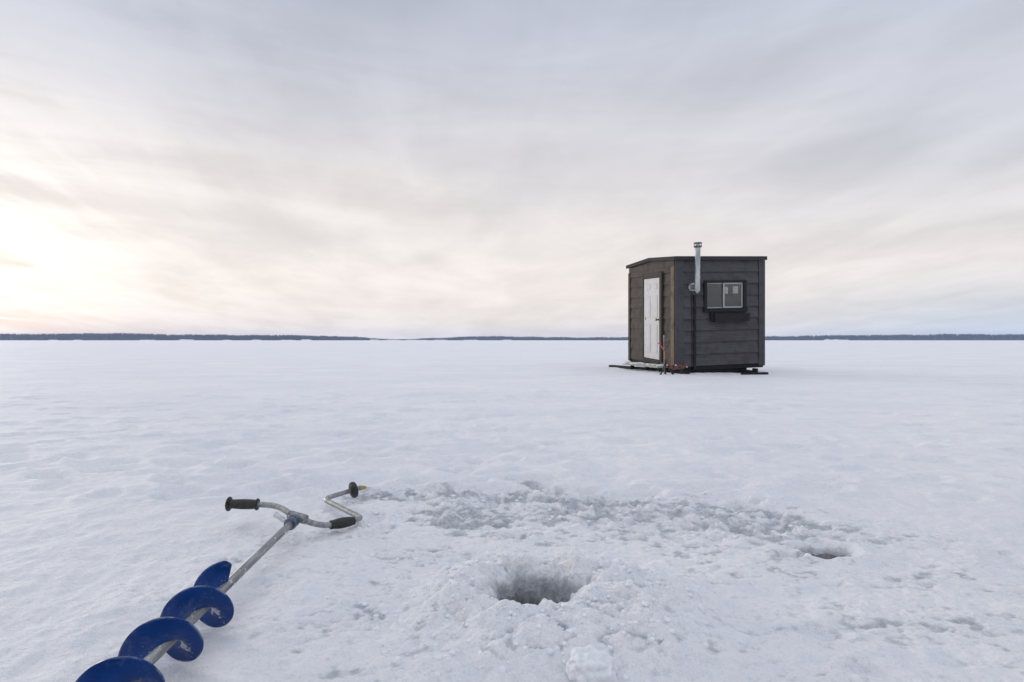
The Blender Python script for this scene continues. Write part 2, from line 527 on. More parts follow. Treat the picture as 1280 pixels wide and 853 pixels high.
def grid_mesh(name, V, nr, nc, wrap, drop=None):
    """quads over an nr x nc grid of vertices"""
    i = np.arange(nr - 1)[:, None]; j = np.arange(nc if wrap else nc - 1)[None, :]
    jn = (j + 1) % nc
    q = np.stack([i * nc + j, i * nc + jn, (i + 1) * nc + jn, (i + 1) * nc + j], -1).reshape(-1, 4)
    if drop is not None: q = q[~drop(V, q)]
    me = bpy.data.meshes.new(name)
    me.vertices.add(len(V)); me.vertices.foreach_set('co', V.astype(np.float32).ravel())
    me.loops.add(len(q) * 4); me.loops.foreach_set('vertex_index', q.astype(np.int32).ravel())
    me.polygons.add(len(q)); me.polygons.foreach_set('loop_start', np.arange(0, len(q) * 4, 4, dtype=np.int32))
    me.polygons.foreach_set('loop_total', np.full(len(q), 4, dtype=np.int32))
    me.polygons.foreach_set('use_smooth', np.ones(len(q), dtype=bool))
    me.update(calc_edges=True)
    return me


def build_ground():
    rs = list(np.linspace(.01, .72, 14))
    r = .75
    while r < 4600:
        rs.append(r)
        r += min(max(.0022 * r ** 1.5, .0016), r * .12)
    rs.append(4650.0)
    rs = np.array(rs)
    az = np.concatenate([np.arange(-50, 50.01, .1), np.arange(52, 308.5, 2.0)])
    az = np.radians(az)                        # measured from +Y towards +X
    nr, nc = len(rs), len(az)
    RR, AA = np.meshgrid(rs, az, indexing='ij')
    x, y = (RR * np.sin(AA)).ravel(), (RR * np.cos(AA)).ravel()
    dr = np.gradient(rs)
    da = np.where(np.abs((az + np.pi) % (2 * np.pi) - np.pi) < R(50.5), R(.1), R(2.0))
    cell = np.maximum(dr[:, None], RR * da[None, :]).ravel()
    h, ice = terrain(x, y, cell)
    V = np.stack([x, y, h], -1)
    def drop(V, q):
        c = V[q].mean(1)
        return ((np.hypot(c[:, 0] - H1[0], c[:, 1] - H1[1]) < H1[2] * .6) | (np.hypot(c[:, 0] - H2[0], c[:, 1] - H2[1]) < H2[2] * .6))
    me = grid_mesh('frozen_lake', V, nr, nc, True, drop)
    at = me.attributes.new('ice', 'FLOAT', 'POINT'); at.data.foreach_set('value', ice.astype(np.float32))
    # normals must look up
    o = link_mesh('snow_covered_ice', me, M['snow'])
    tag(o, kind='structure')
    me.flip_normals() if me.polygons[len(me.polygons) // 2].normal.z < 0 else None
    return o


build_ground()


def ice_hole(hole, kind, label, top, bottom, water_z):
    cx, cy, rad = hole
    root = empty('ice_hole', (cx, cy, 0))
    tag(root, label, 'ice hole', 'holes drilled through the ice')
    nz, na = 60, 160
    zz = np.linspace(top, bottom, nz); aa = np.linspace(0, 2 * np.pi, na, endpoint=False)
    Z, A = np.meshgrid(zz, aa, indexing='ij')
    if kind == 1:
        rr = rad * (1 + .078 * np.sin(2 * A + .4) + .10 * np.sin(3 * A + 2.0) + .07 * np.sin(7 * A + 1))
    else:
        rr = rad * (1 + .10 * np.sin(2 * A + 1) + .08 * np.sin(5 * A)) / np.sqrt((.92 * np.cos(A)) ** 2 + (1.1 * np.sin(A)) ** 2)
    lip = np.clip((Z - (top - .035)) / .035, 0, 1) ** 1.5
    rr = rr - .016 + .034 * lip
    rr = rr + .009 * (1 - .7 * lip) * perlin((A * rad / .04).ravel(), (Z / .016).ravel() + 40, 61).reshape(A.shape) + .004 * perlin((A * rad / .012).ravel(), (Z / .009).ravel(), 62).reshape(A.shape)
    V = np.stack([rr * np.cos(A), rr * np.sin(A), Z], -1).reshape(-1, 3)
    me = grid_mesh('hole_wall', V, nz, na, True)
    link_mesh('hole_wall', me, M['wet_shaded_ice'], root)
    bm = bmesh.new()
    bmesh.ops.create_circle(bm, cap_ends=True, segments=48, radius=rad * 1.35, matrix=Matrix.Translation((0, 0, water_z)))
    from_bm('hole_water', bm, M['water'], root)


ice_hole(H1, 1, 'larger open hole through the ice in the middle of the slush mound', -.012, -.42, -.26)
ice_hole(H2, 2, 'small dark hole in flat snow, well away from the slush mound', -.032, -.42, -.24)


def lump(bm, c, r, seed, sub=2, flat=.75):
    geo = bmesh.ops.create_icosphere(bm, subdivisions=sub, radius=1.0)
    rd = random.Random(seed)
    o = Vector((rd.uniform(-9, 9), rd.uniform(-9, 9), rd.uniform(-9, 9)))
    from mathutils import noise
    sx, sy = rd.uniform(.8, 1.25), rd.uniform(.8, 1.25)
    for v in geo['verts']:
        p = v.co.copy()
        k = 1 + .28 * noise.noise(p * 1.3 + o) + .16 * noise.noise(p * 3.1 + o) + (.07 * noise.noise(p * 8 + o) if sub > 2 else 0)
        v.co = Vector((p.x * k * r * sx, p.y * k * r * sy, p.z * k * r * flat)) + Vector(c)


def build_slush():
    bm = bmesh.new()
    rd = random.Random(3)
    pts = []
    n = 0
    while n < 1500:
        a = rd.uniform(0, 2 * math.pi); q = abs(rd.gauss(.22, .085))
        x, y = H1[0] + q * math.cos(a) * 1.1, H1[1] + q * math.sin(a)
        if q < .125 or y < .93: continue
        pts.append((x, y, .0018 + .0062 * rd.random() ** 3.5)); n += 1
    for _ in range(700):
        pts.append((rd.uniform(-.7, 1.1), rd.uniform(1.55, 2.4), .002 + .008 * rd.random() ** 3))
    P = np.array(pts)
    h, _ = terrain(P[:, 0].copy(), P[:, 1].copy(), np.full(len(P), .003))
    for k, (x, y, r) in enumerate(pts):
        lump(bm, (x, y, h[k] - r * .15), r, k, 1 if r < .005 else 2, .7)
    o = from_bm('slush', bm, M['slush'], smooth=True)
    tag(o, 'wet crumbs of slush scattered over the mound and the scraped ice', 'slush', kind='stuff')


build_slush()

bm = bmesh.new()
cx, cy = gp(738, 836, .03)
lump(bm, (0, 0, .014), .034, 77, 5, .85)
from mathutils import noise as mnoise
bm.normal_update()
for v in bm.verts:
    v.co += v.normal * (.006 * abs(mnoise.noise(v.co * 45)) + .003 * mnoise.noise(v.co * 130) + .0015 * mnoise.noise(v.co * 320))
o = from_bm('slush_lump', bm, M['slush'], smooth=True)
o.location = (cx, cy, height(cx, cy) + .007)
tag(o, 'large rounded lump of slush on the near edge of the mound', 'slush lump')


# ------------------------------------------------------------------ ice auger
def build_auger():
    A0 = Vector((-.6402, 1.69, .0721))
    e = Vector((math.sin(.0138) * math.cos(-.0424), -math.cos(.0138) * math.cos(-.0424), math.sin(-.0424))).normalized()
    A = A0 + e * .045
    root = empty('ice_auger', (-.62, 1.25, 0))
    tag(root, 'blue spiral hand ice auger with grey crank handle lying on the snow', 'ice auger')
    off = Vector(root.location)
    L = lambda p: Vector(p) - off
    T = A0 - e * .006
    # shaft
    end = A + e * 1.03
    bm = bmesh.new()
    add_tube(bm, [L(T), L(A), L(end)], .0098, 20)
    from_bm('shaft', bm, M['steel'], root)
    # flight
    up = Vector((0, 0, 1)); right = Vector((1, 0, 0))
    right = (right - e * right.dot(e)).normalized(); up = (up - e * up.dot(e)).normalized()
    start = A0 + e * (.4319 - .119 * 24 / 360)
    pitch, turns, seg, nr, Rf, thick = .119, 5.0, 72, 10,  .0585, .0024
    N = int(turns * seg)
    bm = bmesh.new()
    layer = bm.verts.layers.float.new('crust'); edge = bm.verts.layers.float.new('edge')
    rows = []
    for s in (0, 1):
        g = []
        for i in range(N + 1):
            th = R(76) + 2 * math.pi * i / seg
            ax = pitch * i / seg
            row = []
            for j in range(nr + 1):
                rad = .0085 + (Rf * (1 - .16 * max(0, 1 - i / 4) ** 2) - .0085) * j / nr
                p = start + e * (ax + (thick if s else 0)) + (right * math.cos(th) + up * math.sin(th)) * rad
                v = bm.verts.new(L(p))
                deg = (math.degrees(th)) % 360
                lower = max(0, 1 - abs(((deg - 305 + 180) % 360) - 180) / 75)
                v[layer] = max(0, 1.0 - j / nr * 1.35) * (.42 + .9 * lower) + .34 * lower
                v[edge] = max(0, (j / nr - .88) / .12)
                row.append(v)
            g.append(row)
        rows.append(g)
    for s in (0, 1):
        g = rows[s]
        for i in range(N):
            for j in range(nr):
                f = bm.faces.new((g[i][j], g[i + 1][j], g[i + 1][j + 1], g[i][j + 1]))
                f.smooth = True
    for i in range(N):
        bm.faces.new((rows[0][i][nr], rows[0][i + 1][nr], rows[1][i + 1][nr], rows[1][i][nr]))
    for i in (0, N):
        for j in range(nr):
            bm.faces.new((rows[0][i][j], rows[0][i][j + 1], rows[1][i][j + 1], rows[1][i][j]))
    fl = from_bm('spiral_flight', bm, M['blue'], root)
    for ed in fl.data.edges: pass
    shade_auto(fl, 50)
    # cutting blades at the bottom end
    for sgn in (0, 180):
        bm = bmesh.new()
        th = R(76) + 2 * math.pi * turns + R(sgn)
        dv = (right * math.cos(th) + up * math.sin(th)); nv = e.cross(dv)
        c0 = L(start + e * pitch * turns)
        c = [c0 + dv * a + nv * b + e * d for d, (a, b) in
             [(.0, (.012, -.012)), (.0, (.056, -.012)), (.0, (.056, .012)), (.0, (.012, .012)),
              (.022, (.012, -.002)), (.022, (.056, -.002)), (.022, (.056, .002)), (.022, (.012, .002))]]
        add_hexa(bm, c)
        from_bm('cutting_blade', bm, M['bar_steel'], root)
    # collar with wing bolt
    bm = bmesh.new()
    d = -e
    add_lathe(bm, L(A + e * .012), L(A - e * .030), [(0, .0115), (0, .0165), (.12, .018), (.3, .018), (.34, .0155), (.62, .0155), (.66, .018), (.92, .018), (1, .016), (1, .011)], 24)
    shade_auto(from_bm('collar', bm, M['blue_collar'], root), 30)
    bm = bmesh.new()
    w0 = A - e * .004
    side = (-right * .95 + up * .30).normalized()
    add_tube(bm, [L(w0 + side * .015), L(w0 + side * .030)], .0055, 12)
    add_tube(bm, [L(w0 + side * .026 - e * .004), L(w0 + side * .055 - e * .016 + up * .004)], [.007, .0085], 10)
    from_bm('wing_bolt', bm, M['clear_plastic'], root)
    # T fitting and bent handle bar
    G1a = Vector((-.904, 1.813, .078)); G1b = Vector((-.812, 1.815, .076))
    G2a = Vector((*gp(413, 656.5, .03), .030)); G2b = Vector((*gp(441, 651.5, .026), .026))
    bend1 = Vector((*gp(449, 646.5, .024), .024)); bend2 = Vector((*gp(404, 624.0, .03), .030)); kn = Vector((*gp(441, 612.8, .042), .042))
    bar_dir = (G2a - G1b).normalized()
    bm = bmesh.new()
    tf = Vector(T)
    add_lathe(bm, L(tf - bar_dir * .028), L(tf + bar_dir * .030), [(0, .009), (0, .0130), (.08, .0140), (.92, .0140), (1, .0130), (1, .009)], 20)
    add_lathe(bm, L(A - e * .026), L(tf), [(0, .0135), (.9, .0135), (1, .0125)], 20)
    shade_auto(from_bm('tee_fitting', bm, M['steel'], root), 40)
    bm = bmesh.new()
    left = spline([G1a, G1b, G1b.lerp(T, .45) + Vector((.004, .012, .006)), T + bar_dir * -.01], 10)
    rightp = [T, T.lerp(G2a, .55) + Vector((-.004, -.006, -.004)), G2a, G2b]
    add_tube(bm, [L(p) for p in left], .0088, 16)
    add_tube(bm, [L(p) for p in spline(rightp, 10)], .0088, 16)
    hb = from_bm('handle_bar', bm, M['bar_steel'], root)
    bm = bmesh.new()
    k2 = kn + (kn - bend2).normalized() * .03
    add_tube(bm, [L(p) for p in round_path([G2b.lerp(G2a, .3), G2b + (bend1 - G2b) * .35, bend1 + (bend1 - bend2).normalized() * .012, bend2, k2], .035, 8)], .0088, 16)
    from_bm('crank', bm, M['bar_steel'], root)
    # grips
    bm = bmesh.new()
    ga = G1a + (G1b - G1a) * -.02
    add_lathe(bm, L(ga), L(G1b + (G1b - G1a) * .02),
              [(0, .010), (0, .020), (.02, .0225), (.055, .0225), (.075, .0145), (.2, .0145), (.5, .0160), (.75, .0155), (.94, .0140), (.955, .0185), (.985, .0185), (1, .016), (1, .009)], 28)
    shade_auto(from_bm('grip', bm, M['rubber'], root), 40)
    bm = bmesh.new()
    add_lathe(bm, L(G2a), L(G2b + (G2b - G2a) * .05),
              [(0, .009), (0, .0135), (.04, .014), (.07, .0128), (.3, .0158), (.55, .0166), (.8, .015), (.95, .0125), (1, .0125), (1, .009)], 28)
    shade_auto(from_bm('grip', bm, M['rubber'], root), 40)
    kd = (kn - bend2).normalized()
    bm = bmesh.new()
    add_lathe(bm, L(kn - kd * .010), L(kn + kd * .014), [(0, .009), (0, .014), (.2, .017), (.3, .029), (.5, .0305), (.75, .029), (.9, .018), (1, .014), (1, .008)], 28)
    shade_auto(from_bm('stop_disc', bm, M['rubber'], root), 40)
    bm = bmesh.new()
    p0 = kn + kd * .028
    sdv = kd.cross(Vector((0, 0, 1))).normalized(); uv = sdv.cross(kd)
    c = []
    for q, w, hgt in ((.0, .008, .009), (.026, .005, .004)):
        for a, b in ((-1, -1), (1, -1), (1, 1), (-1, 1)):
            c.append(L(p0 + kd * q + sdv * a * w + uv * (b * hgt - q * .15)))
    add_hexa(bm, c, .002)
    from_bm('end_tab', bm, M['yellow'], root)


build_auger()

# ------------------------------------------------------------------ fishing hut
SHX, SHY = .030, .050           # the hut sits racked: its back and right side ride higher


def sh(p):
    return (p[0], p[1], p[2] + SHX * p[0] + SHY * p[1])


def hut_part(name, bm, mat, parent, smooth=False):
    for v in bm.verts: v.co = Vector(sh(v.co))
    o = from_bm(name, bm, mat, parent)
    if smooth: shade_auto(o, 35)
    return o


def lap_rows(z0, z1, n, windows):
    """split rows of boards round openings -> (zrow0, zrow1, a, b, za, zb)"""
    out = []
    hgt = (z1 - z0) / n
    for k in range(n):
        out.append((z0 + k * hgt, z0 + (k + 1) * hgt))
    return out


def cut_rect(a0, a1, b0, b1, holes):
    rects = [(a0, a1, b0, b1)]
    for (h0, h1, g0, g1) in holes:
        nxt = []
        for (p0, p1, q0, q1) in rects:
            if h1 <= p0 or h0 >= p1 or g1 <= q0 or g0 >= q1:
                nxt.append((p0, p1, q0, q1)); continue
            if h0 > p0: nxt.append((p0, h0, q0, q1))
            if h1 < p1: nxt.append((h1, p1, q0, q1))
            m0, m1 = max(p0, h0), min(p1, h1)
            if g0 > q0: nxt.append((m0, m1, q0, g0))
            if g1 < q1: nxt.append((m0, m1, g1, q1))
        rects = nxt
    return rects


def build_hut():
    W, D = 1.772, 2.0
    root = empty('fishing_hut', (2.92, 10.16, 0), R(12))
    tag(root, 'dark weathered wooden ice fishing hut with white door and metal stovepipe', 'ice fishing hut')
    zb, ze, zr = .135, 2.03, 2.095       # bottom of boards, eaves, ridge (all before racking)
    SW = (.591, 1.324, 1.155, 1.62)      # window opening x0 x1 z0 z1 in the long wall
    DO = (.565, 1.256, .19, 1.76)        # door opening y0 y1 z0 z1
    RW = (.695, 1.275, 1.437, 1.584)     # small window y0 y1 z0 z1 in the far side wall
    rd = random.Random(4)

    # long wall with lap siding (faces the camera): backing sheet and boards
    bm = bmesh.new()
    for (a, b, c, d) in cut_rect(.0, W, zb - .03, ze, [SW]):
        add_box(bm, a, b, .0, .04, c, d)
    nrow = 9; hgt = (ze - zb) / nrow
    for k in range(nrow):
        z0, z1 = zb + k * hgt, zb + (k + 1) * hgt
        jit = rd.uniform(-.002, .002)
        for (a, b, c, d) in cut_rect(.150, 1.645, z0, z1, [(SW[0] - .02, SW[1] + .02, SW[2] - .02, SW[3] + .02)]):
            def y(z): return -.034 + .029 * (z - z0) / hgt + jit
            wob = [rd.uniform(-.0035, .0035) for _ in range(2)]
            lo0 = c + (wob[0] - .004 if c == z0 else 0); lo1 = c + (wob[1] - .004 if c == z0 else 0)
            dd = d - (.004 if d == z1 else 0)
            add_hexa(bm, [(a, y(c), lo0), (b, y(c), lo1), (b, .0, lo1), (a, .0, lo0), (a, y(d), dd), (b, y(d), dd), (b, .0, dd), (a, .0, dd)])
    hut_part('wall', bm, M['side_paint'], root)

    # door wall (gable end) of brown boards
    bm = bmesh.new()
    for (a, b, c, d) in cut_rect(.0415, D - .0415, zb - .03, ze, [DO]):
        add_box(bm, .0, .04, a, b, c, d)
    add_hexa(bm, [(0, .0415, ze), (.04, .0415, ze), (.04, D - .0415, ze), (0, D - .0415, ze), (0, D / 2 - .02, zr - .005), (.04, D / 2 - .02, zr - .005), (.04, D / 2 + .02, zr - .005), (0, D / 2 + .02, zr - .005)])
    for k in range(nrow):
        z0, z1 = zb + k * hgt, zb + (k + 1) * hgt
        jit = rd.uniform(-.003, .003)
        for (a, b, c, d) in cut_rect(.135, 1.90, z0, z1, [(DO[0] - .05, DO[1] + .05, DO[2] - .02, DO[3] + .02)]):
            def x(z): return -.022 + .017 * (z - z0) / hgt + jit
            dd = d - (.003 if d == z1 else 0)
            add_hexa(bm, [(x(c), a, c - .002), (0, a, c - .002), (0, b, c - .002), (x(c), b, c - .002), (x(d), a, dd), (0, a, dd), (0, b, dd), (x(d), b, dd)])
    # board under the gable
    add_hexa(bm, [(-.022, .02, ze - .10), (-.001, .02, ze - .10), (-.001, D - .02, ze - .10), (-.022, D - .02, ze - .10), (-.022, .02, ze), (-.001, .02, ze), (-.001, D - .02, ze), (-.022, D - .02, ze)])
    hut_part('wall', bm, M['front_wood'], root)

    # rear and right walls
    bm = bmesh.new()
    add_box(bm, .0, W, D - .04, D, zb - .03, ze)
    for k in range(nrow):
        z0, z1 = zb + k * hgt, zb + (k + 1) * hgt
        for (a, b, c, d) in [(.02, W - .02, z0, z1)]:
            add_hexa(bm, [(a, D, c), (b, D, c), (b, D + .022, c), (a, D + .022, c), (a, D, d - .003), (b, D, d - .003), (b, D + .006, d - .003), (a, D + .006, d - .003)])
    hut_part('wall', bm, M['side_paint'], root)
    bm = bmesh.new()
    for (a, b, c, d) in cut_rect(.0415, D - .0415, zb - .03, ze, [RW]):
        add_box(bm, W - .04, W, a, b, c, d)
    add_hexa(bm, [(W - .04, .0415, ze), (W, .0415, ze), (W, D - .0415, ze), (W - .04, D - .0415, ze), (W - .04, D / 2 - .02, zr - .005), (W, D / 2 - .02, zr - .005), (W, D / 2 + .02, zr - .005), (W - .04, D / 2 + .02, zr - .005)])
    for k in range(nrow):
        z0, z1 = zb + k * hgt, zb + (k + 1) * hgt
        for (a, b, c, d) in cut_rect(.02, D - .02, z0, z1, [RW]):
            xo = lambda z: W + .022 - .016 * (z - z0) / hgt
            add_hexa(bm, [(W, a, c), (xo(c), a, c), (xo(c), b, c), (W, b, c), (W, a, d - .003), (xo(d), a, d - .003), (xo(d), b, d - .003), (W, b, d - .003)])
    hut_part('wall', bm, M['side_paint'], root)

    # corner boards
    bm = bmesh.new()
    add_box(bm, -.012, .148, -.032, -.0015, .072, ze - .004, .003)
    hut_part('corner_board', bm, M['trim_paint'], root)
    bm = bmesh.new()
    add_box(bm, 1.655, W + .012, -.034, -.0015, .085, ze - .004, .003)
    hut_part('corner_board', bm, M['trim_paint'], root)
    bm = bmesh.new()
    add_box(bm, -.030, -.0015, .004, .125, .075, ze - .105, .003)
    o = hut_part('corner_board', bm, M['bare_trim'], root)
    o['label'] = 'bare brown corner board with worn paint beside the door wall'
    bm = bmesh.new()
    add_box(bm, -.028, -.0015, 1.915, D + .01, .07, ze - .105, .003)
    hut_part('corner_board', bm, M['front_trim'], root)

    # roof: two shallow slopes, ridge across
    bm = bmesh.new()
    th = .060
    x0, x1 = -.026, W + .026
    for (ya, za, yb, zbb) in ((-.045, ze, D / 2, zr), (D / 2, zr, D + .07, ze)):
        add_hexa(bm, [(x0, ya, za + .002), (x1, ya, za + .002), (x1, yb, zbb + .002), (x0, yb, zbb + .002), (x0, ya, za + th), (x1, ya, za + th), (x1, yb, zbb + th), (x0, yb, zbb + th)])
    hut_part('roof', bm, M['roof'], root)
    rf = root.children[-1]
    bm = bmesh.new()                       # thin edge boards along the eaves and gable
    add_box(bm, x0 - .008, x1 + .008, -.066, -.047, ze - .004, ze + th + .006, .003)
    hut_part('fascia', bm, M['roof'], rf)
    bm = bmesh.new()
    for (ya, za, yb, zbb) in ((-.045, ze, D / 2 - .001, zr), (D / 2 + .001, zr, D + .085, ze)):
        add_hexa(bm, [(x0 - .020, ya, za - .002), (x0 - .001, ya, za - .002), (x0 - .001, yb, zbb - .002), (x0 - .020, yb, zbb - .002), (x0 - .020, ya, za + th + .006), (x0 - .001, ya, za + th + .006), (x0 - .001, yb, zbb + th + .006), (x0 - .020, yb, zbb + th + .006)])
    hut_part('fascia', bm, M['roof'], rf)

    # floor frame and skirt
    bm = bmesh.new()
    add_box(bm, .01, W - .02, .02, D - .01, .045, zb - .032)
    hut_part('floor', bm, M['black_wood'], root)
    bm = bmesh.new()
    add_box(bm, .33, W - .01, -.012, .010, .052, zb - .006, .002)
    add_box(bm, .14, 1.45, .035, .075, -.06, .050)  # dark strip set back, closing the gap down to the snow
    hut_part('skirt_board', bm, M['black_wood'], root)

    # door
    dx = -.020
    bm = bmesh.new()
    y0, y1, z0, z1 = DO[0] + .006, DO[1] - .006, DO[2] + .008, DO[3] - .006
    add_box(bm, dx, .02, y0, y1, z0, z1, .002)
    w = (y1 - y0)
    for (a, b) in ((.10, .46), (.54, .90)):
        for (c, d) in ((.06, .44), (.50, .80), (.85, .95)):
            ya, yb = y0 + a * w, y0 + b * w; za, zc = z0 + c * (z1 - z0), z0 + d * (z1 - z0)
            # raised panel: sloping border to a raised field
            bb = .028
            add_hexa(bm, [(dx - .001, ya + bb * .6, za + bb * .6), (dx + .001, ya + bb * .6, za + bb * .6), (dx + .001, yb - bb * .6, za + bb * .6), (dx - .001, yb - bb * .6, za + bb * .6),
                          (dx - .001, ya + bb * .6, zc - bb * .6), (dx + .001, ya + bb * .6, zc - bb * .6), (dx + .001, yb - bb * .6, zc - bb * .6), (dx - .001, yb - bb * .6, zc - bb * .6)])
            add_box(bm, dx - .007, dx + .0005, ya + bb, yb - bb, za + bb, zc - bb, .004)
    door = hut_part('door', bm, M['door'], root)
    bm = bmesh.new()
    add_lathe(bm, (dx - .002, y0 + .06, .96), (dx - .060, y0 + .06, .96), [(0, .026), (.1, .026), (.12, .012), (.5, .012), (.6, .026), (.9, .028), (1, .018)], 16)
    hut_part('door_knob', bm, M['brass'], door, True)
    bm = bmesh.new()
    add_box(bm, dx - .012, dx - .001, y1 - .075, y1 - .03, .945, 1.0, .002)
    hut_part('latch', bm, M['brass'], door)
    bm = bmesh.new()
    add_box(bm, -.034, -.0015, DO[1], DO[1] + .048, DO[2] - .01, DO[3] + .10, .002)
    add_box(bm, -.034, -.0015, DO[0] - .042, DO[0], DO[2] - .01, DO[3] + .10, .002)
    add_box(bm, -.032, -.0015, DO[0] + .001, DO[1] - .001, DO[3] + .001, DO[3] + .095, .002)
    add_box(bm, -.045, .03, DO[0] + .001, DO[1] - .001, DO[2] - .04, DO[2] - .001, .002)
    hut_part('door_frame', bm, M['front_trim'], root)
    bm = bmesh.new()
    add_box(bm, -.060, -.019, .425, .510, .17, 1.86, .003)
    hut_part('batten', bm, M['front_trim'], root)

    # window in the long wall
    bm = bmesh.new()
    ox0, ox1, oz0, oz1 = .536, 1.385, 1.088, 1.661
    add_box(bm, ox0, SW[0], -.062, -.0015, oz0 + .066, oz1 - .041, .003)
    add_box(bm, SW[1], ox1, -.062, -.0015, oz0 + .066, oz1 - .041, .003)
    add_box(bm, ox0 - .004, ox1 + .004, -.066, -.0015, oz1 - .040, oz1, .003)
    add_box(bm, ox0 - .012, ox1 + .012, -.078, -.0015, oz0, oz0 + .065, .003)
    win = hut_part('window', bm, M['window_frame'], root)
    bm = bmesh.new()
    mx = .938
    fw = .020
    def sash(bm, xa, xb, yy, wd):
        za, zc = SW[2] + .003, SW[3] - .003
        add_box(bm, xa, xb, yy, yy + .014, za, za + wd)
        add_box(bm, xa, xb, yy, yy + .014, zc - wd, zc)
        add_box(bm, xa, xa + wd, yy, yy + .014, za + wd + .0005, zc - wd - .0005)
        add_box(bm, xb - wd, xb, yy, yy + .014, za + wd + .0005, zc - wd - .0005)
    sash(bm, mx - .012, SW[1] - .004, -.034, .026)
    hut_part('sash', bm, M['alu'], win)
    bm = bmesh.new()
    sash(bm, SW[0] + .004, mx + .010, -.016, .018)
    hut_part('sash', bm, M['alu'], win)
    for (xa, xb, yy) in ((mx + .008, SW[1] - .024, -.028), (SW[0] + .018, mx - .004, -.010)):
        bm = bmesh.new()
        add_box(bm, xa, xb, yy, yy + .003, SW[2] + .015, SW[3] - .015)
        hut_part('pane', bm, M['glass'], win)
    # small window in the far side wall, seen through the panes
    bm = bmesh.new()
    for (a, b, c, d) in ((RW[0] - .04, RW[0], RW[2] - .04, RW[3] + .04), (RW[1], RW[1] + .04, RW[2] - .04, RW[3] + .04), (RW[0] + .001, RW[1] - .001, RW[2] - .04, RW[2]), (RW[0] + .001, RW[1] - .001, RW[3], RW[3] + .04)):
        add_box(bm, W - .062, W - .0415, a, b, c, d)
    add_box(bm, W - .060, W - .010, .94, 1.04, RW[2] + .001, RW[3] - .001)
    rwin = hut_part('window', bm, M['window_frame'], root)
    bm = bmesh.new(); add_box(bm, W - .009, W - .005, RW[0], RW[1], RW[2], RW[3])
    hut_part('pane', bm, M['glass'], rwin)

    # folded shelf under the window
    bm = bmesh.new()
    add_box(bm, .70, 1.405, -.135, -.030, .915, 1.055, .004)
    hut_part('shelf', bm, M['window_frame'], root)
    shelf = root.children[-1]
    bm = bmesh.new()
    add_box(bm, .650, .694, -.100, -.030, .93, 1.075, .003)
    hut_part('bracket', bm, M['black_wood'], shelf)

    # dark cable strip down the wall
    bm = bmesh.new()
    add_box(bm, .335, .378, -.052, -.018, .06, 1.40, .003)
    hut_part('downpipe', bm, M['window_frame'], root)
    bm = bmesh.new()
    add_tube(bm, [(.295, -.045, 1.46), (.302, -.038, 1.2), (.296, -.040, .9), (.305, -.038, .6), (.300, -.04, .3), (.31, -.03, .1)], .006, 8)
    hut_part('cable', bm, M['window_frame'], root)

    # stovepipe
    px, py, pr = .315, -.20, .0475
    bm = bmesh.new()
    add_lathe(bm, (px - .004, py, 1.462), (px + .006, py, 2.285), [(0, .020), (0, pr * .9), (.03, pr), (.30, pr), (.305, pr * 1.06), (.33, pr * 1.06), (.335, pr), (.98, pr), (1, pr * .9)], 28)
    pipe = hut_part('stovepipe', bm, M['galv'], root, True)
    bm = bmesh.new()
    add_lathe(bm, (px, py - .00, 1.543), (px, -.03, 1.543), [(0, pr * .96), (1, pr * .96)], 24)
    hut_part('elbow', bm, M['galv'], pipe, True)
    bm = bmesh.new()
    add_lathe(bm, (px, -.046, 1.543), (px, -.028, 1.543), [(0, pr), (0, .070), (.5, .078), (1, .080)], 28)
    hut_part('wall_flange', bm, M['galv'], pipe, True)
    bm = bmesh.new()
    add_lathe(bm, (px - .004, py, 1.425), (px - .004, py, 1.470), [(0, .012), (.1, .024), (.5, .024), (.55, .034), (1, .036)], 20)
    hut_part('cleanout_plug', bm, M['galv'], pipe, True)
    bm = bmesh.new()
    c = px + .006
    add_lathe(bm, (c, py, 2.238), (c, py, 2.262), [(0, pr * 1.03), (0, .066), (.3, .071), (1, .069), (1, .03)], 28)
    add_lathe(bm, (c, py, 2.304), (c, py, 2.326), [(0, .03), (0, .070), (.6, .072), (.9, .066), (1, .02)], 28)
    for k in range(4):
        a = math.pi / 4 + k * math.pi / 2
        add_tube(bm, [(c + .062 * math.cos(a), py + .062 * math.sin(a), 2.250), (c + .062 * math.cos(a), py + .062 * math.sin(a), 2.315)], .006, 6)
    hut_part('rain_cap', bm, M['sooty'], pipe, True)
    bm = bmesh.new()
    add_box(bm, px - .012, px + .012, py + pr * .7, -.066, 1.965, 1.985)
    hut_part('pipe_bracket', bm, M['sooty'], pipe)

    # skids under the hut: one beam along the door wall, one cross runner at the right
    inv = Matrix.Rotation(R(-12), 3, 'Z')
    def loc(x, y, z=0): return inv @ Vector((x - 2.92, y - 10.16, z))
    def beam(name, a, b, wdt, z0, z1, za=0, zb_=0):
        a, b = loc(*a), loc(*b)
        d = (b - a).normalized(); n = Vector((-d.y, d.x, 0)) * wdt / 2
        c = [a - n, b - n, b + n, a + n]
        bm = bmesh.new()
        add_hexa(bm, [(*c[0].xy, z0 + za), (*c[1].xy, z0 + zb_), (*c[2].xy, z0 + zb_), (*c[3].xy, z0 + za), (*c[0].xy, z1 + za), (*c[1].xy, z1 + zb_), (*c[2].xy, z1 + zb_), (*c[3].xy, z1 + za)], .006)
        return from_bm(name, bm, M['black_wood'], root)
    beam('skid', (2.17, 12.44), (3.08, 10.02), .13, -.035, .060, .0, -.0)
    beam('skid', (4.02, 9.93), (4.50, 10.055), .11, -.03, .022, 0, .014)
    beam('skid_block', (4.33, 10.06), (4.33, 10.20), .05, .0, .10)
    beam('skid', (4.31, 10.10), (3.98, 12.2), .12, -.035, .05, 0, .07)
    return root


build_hut()

# plank step in front of the door, with snow on it
inv = None


